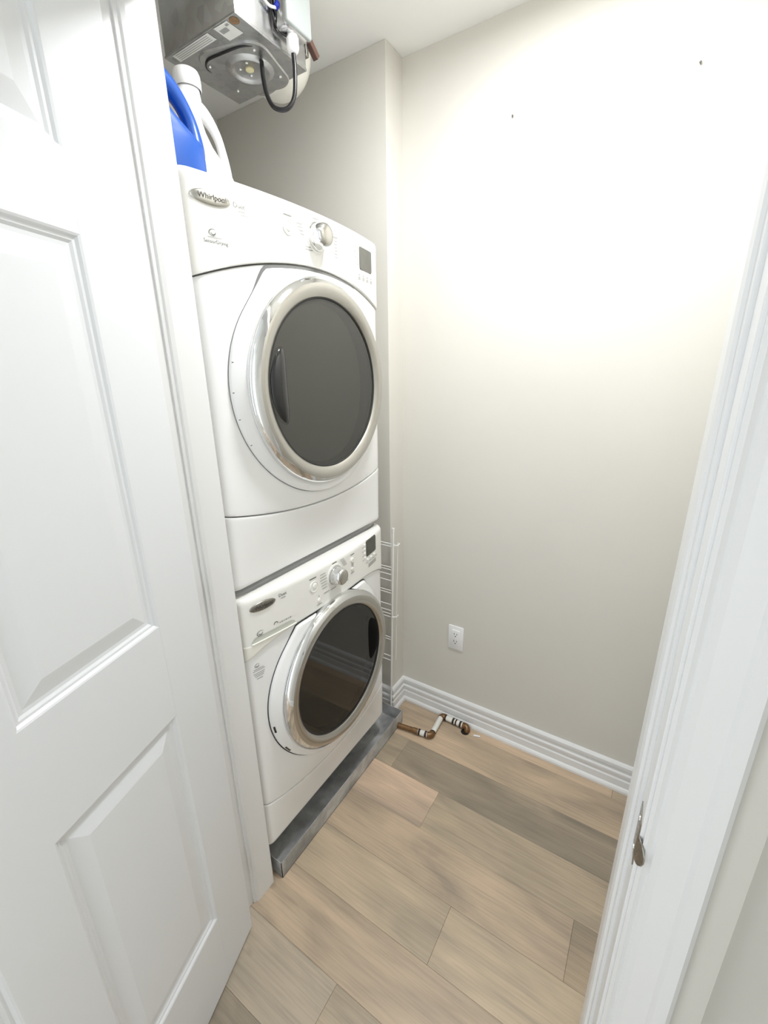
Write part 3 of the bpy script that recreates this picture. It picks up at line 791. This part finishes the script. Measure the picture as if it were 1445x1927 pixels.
# ------------------------------------------------------------------ duct fan hung from the ceiling
fx0, fx1, fy0, fy1, fz = -.316, -.0615, -.444, -.218, 2.300
fan = empty('duct_fan', (-.19, -.33, 2.3), label='boxy galvanized metal duct fan hung from the ceiling above the dryer', cat='fan')
obj('housing', box(new(), (fx0, fy0, fz + .002), (fx1, fy1, H - .004), .002), GALV, fan, True, 30)
bm = new(); box(bm, (fx0 - .001, fy0 - .001, fz - .0015), (fx1 + .001, fy1 + .001, fz + .0030), .0006); bot = obj('bottom_plate', bm, GALVB, fan)
# motor plate: rounded square turned about 45 degrees
mc = Vector((-.187, -.307, 0)); ang0 = math.atan2(-.043, .078)
def rsq(bm, r, n, z, z2, inner):
    P = []
    for k in range(4):
        a = ang0 + k * math.pi / 2; c = mc + Vector((math.cos(a), math.sin(a), 0)) * (r - n)
        for j in range(9):
            b = a - math.pi / 4 + math.pi / 2 * j / 8; P.append(c + Vector((math.cos(b), math.sin(b), 0)) * n)
    A = [bm.verts.new((p.x, p.y, z)) for p in P]; Bv = [bm.verts.new((mc.x + (p.x - mc.x) * inner, mc.y + (p.y - mc.y) * inner, z2)) for p in P]
    for k in range(len(P)): bm.faces.new((A[k], A[(k + 1) % len(P)], Bv[(k + 1) % len(P)], Bv[k]))
    bm.faces.new(Bv); return P
bm = new(); PL = rsq(bm, .112, .045, fz - .0012, fz - .005, .975); mp = obj('motor_plate', bm, GALVB, fan, True, 30)
rc = (-.172, -.306, fz - .005)
obj('motor_dish', lathe(new(), [(.060, 0), (.056, .002), (.050, .0065), (.044, .0065), (.039, .002), (.036, .0005), (0, .0005)], rc, (0, 0, -1), 48), GALVB, mp, True)
obj('plug', lathe(new(), [(.0105, 0), (.0100, .003), (.007, .004), (0, .0042)], (-.170, -.309, fz - .005), (0, 0, -1), 24), YELLOW, mp, True, 40)
SC = new(); lathe(SC, [(.0042, 0), (.0040, .0018), (.0028, .003), (0, .0034)], (0, 0, 0), (0, 0, -1), 14)
me_s = bpy.data.meshes.new('screw'); SC.to_mesh(me_s); SC.free(); me_s.materials.append(STEEL)
for p in me_s.polygons: p.use_smooth = True
for x, y in ((-.109, -.349), (-.246, -.370), (-.128, -.245), (-.2665, -.266), (-.158, -.330), (-.190, -.322), (-.186, -.290), (-.146, -.292)): inst('screw', me_s, Vector((x, y, fz - .005)), fan)
obj('wire_grommet', tube(new(), spline([(-.262, -.352, fz - .004), (-.256, -.372, fz - .005), (-.228, -.389, fz - .006), (-.186, -.386, fz - .006), (-.130, -.377, fz - .006), (-.102, -.360, fz - .004)], 6), [.0013 + .0016 * math.sin(math.pi * i / 30) for i in range(31)], 8), BLACKR, fan, True)
def sticker(P, name, ma):
    bm = new(); V = [bm.verts.new((x, y, fz - .0021)) for x, y in P]; bm.faces.new(V); return obj(name, bm, ma, bot)
s1 = sticker([(-.1365, -.4415), (-.0933, -.4405), (-.0903, -.396), (-.1356, -.397)], 'rating_label', PAPER); s1['label'] = 'white rating label stuck under the housing'
bm = new()
for x0, x1, y0, y1 in ((-.131, -.109, -.430, -.418), (-.106, -.097, -.436, -.430)):
    bm.faces.new([bm.verts.new((x, y, fz - .0024)) for x, y in ((x0, y0), (x1, y0), (x1, y1), (x0, y1))])
tag(obj('print_block', bm, PRINT, s1), kind='stuff')
s2 = sticker([(-.2922, -.4405), (-.1582, -.4415), (-.1574, -.4166), (-.294, -.4173)], 'warning_label', PAPER); s2['label'] = 'long narrow white warning label'
bm = new()
for i in range(4):
    y = -.4375 + .005 * i; bm.faces.new([bm.verts.new((x, yy, fz - .0024)) for x, yy in ((-.286, y), (-.166, y), (-.166, y + .0016), (-.286, y + .0016))])
tag(obj('print_lines', bm, PRINT, s2), kind='stuff')
bm = new(); lathe(bm, [(0, 0), (.004, 0), (.009, -.0001), (.0115, -.0001)], (-.079, -.431, fz - .0018), (0, 0, 1), 18)
obj('rust_patch', bm, RUST, bot)
# junction box on the side, gland, cable loop, wires
bm = new(); box(bm, (fx1 + .001, -.330, 2.322), (fx1 + .044, -.252, 2.500), .012, 4); jb = obj('junction_box', bm, GALV, fan, True, 30)
bm = new(); box(bm, (fx1 + .038, -.334, 2.326), (fx1 + .050, -.249, 2.504), .005, 3); obj('box_cover', bm, COVER, jb, True, 30)
gx, gy = -.034, -.296
gl = obj('cable_gland', lathe(new(), [(0, .0), (.012, 0), (.0125, -.004), (.0145, -.006), (.0145, -.024), (.012, -.031), (.0075, -.034), (0, -.034)], (gx, gy, 2.323), (0, 0, 1), 20), WPLAS, fan, True, 40)
ca_pts = spline([(gx, gy, 2.295), (gx + .002, gy, 2.255), (gx - .002, gy - .004, 2.205), (-.050, gy - .018, 2.180), (-.078, gy - .030, 2.185), (-.100, gy - .030, 2.215), (-.113, gy - .026, 2.255), (-.118, gy - .022, 2.290)], 8)
cb = obj('power_cable', tube(new(), ca_pts, .0052, 12), BLACKR, fan, True, 40); cb['label'] = 'black cable hanging in a loop'
obj('wire', tube(new(), spline([(-.118, gy - .022, 2.286), (-.117, gy - .020, 2.292), (-.114, gy - .014, 2.2955)], 5), .0016, 8), SLEEVE, fan, True)
obj('wire', tube(new(), spline([(-.052, -.365, 2.362), (-.050, -.350, 2.356), (-.046, -.335, 2.358), (-.044, -.318, 2.366)], 6), .0030, 10), WPLAS, fan, True)
wn = obj('wire_connector', lathe(new(), [(0, 0), (.006, 0), (.0085, .004), (.0085, .014), (.0065, .022), (0, .024)], (-.046, -.3345, 2.366), (.2, .9, -.35), 16), BLUEC, fan, True, 50); wn['label'] = 'blue wire connector'
obj('wire', tube(new(), spline([(-.055, -.338, 2.385), (-.055, -.336, 2.355), (-.053, -.330, 2.335), (-.048, -.318, 2.323), (-.040, -.308, 2.318)], 6), .0030, 8), BLACKR, fan, True)
# hanger bracket and packing block
bm = new(); box(bm, (-.073, -.217, 2.33), (-.060, -.206, H), .001); hb = obj('hanger_bracket', bm, STEELD, fan)
bm = new(); obox(bm, Vector((-.060, -.190, 2.352)), Vector((1, 0, 0)), Vector((0, .8, -.6)), Vector((0, .6, .8)), .016, .036, .014, .002); obj('packing_block', bm, BROWN, fan)

# short round duct leaving the fan and turning up through the ceiling
ad = empty('air_duct', (-.20, -.14, 2.42), label='short pale round air duct at the back of the ceiling fan', cat='duct')
dc = (-.228, 0, 2.412); rd = .098
obj('sleeve', lathe(new(), [(rd, -.217), (rd, -.175), (rd + .002, -.172), (rd, -.168), (rd, -.140), (rd - .006, -.112), (rd - .022, -.088), (rd - .050, -.072), (0, -.064)], dc, (0, 1, 0), 56), DUCTM, ad, True)
obj('band', lathe(new(), [(rd + .0005, -.198), (rd + .0035, -.196), (rd + .0035, -.184), (rd + .0005, -.182)], dc, (0, 1, 0), 56), GALV, ad, True, 40)
obj('riser', lathe(new(), [(.074, 0), (.074, H - 2.44)], (-.228, -.140, 2.44), (0, 0, 1), 48), DUCTM, ad, True)

# ------------------------------------------------------------------ the closet's own ceiling lamp (above the picture) and an added hall fill light
def ceiling_lamp(x, y, ma, label):
    """slim flat LED ceiling light: white rim around a glowing face"""
    lp = empty('ceiling_lamp', (x, y, H), label=label, cat='lamp')
    obj('lamp_rim', lathe(new(), [(.100, -.010), (.104, -.014), (.118, -.012), (.122, -.004), (.122, 0)], (x, y, H - .0005), (0, 0, 1), 48), TRIM, lp, True, 40)
    obj('lamp_face', lathe(new(), [(.100, -.0105), (.05, -.0108), (0, -.011)], (x, y, H), (0, 0, 1), 48), ma, lp, True)
ceiling_lamp(.51, -.31, LAMP, 'slim round ceiling light with glowing flat face inside the closet')
ceiling_lamp(.35, -1.80, FILLH, 'added fill light, a slim round glowing ceiling disc in the hall')  # unseen hall light, added as soft fill
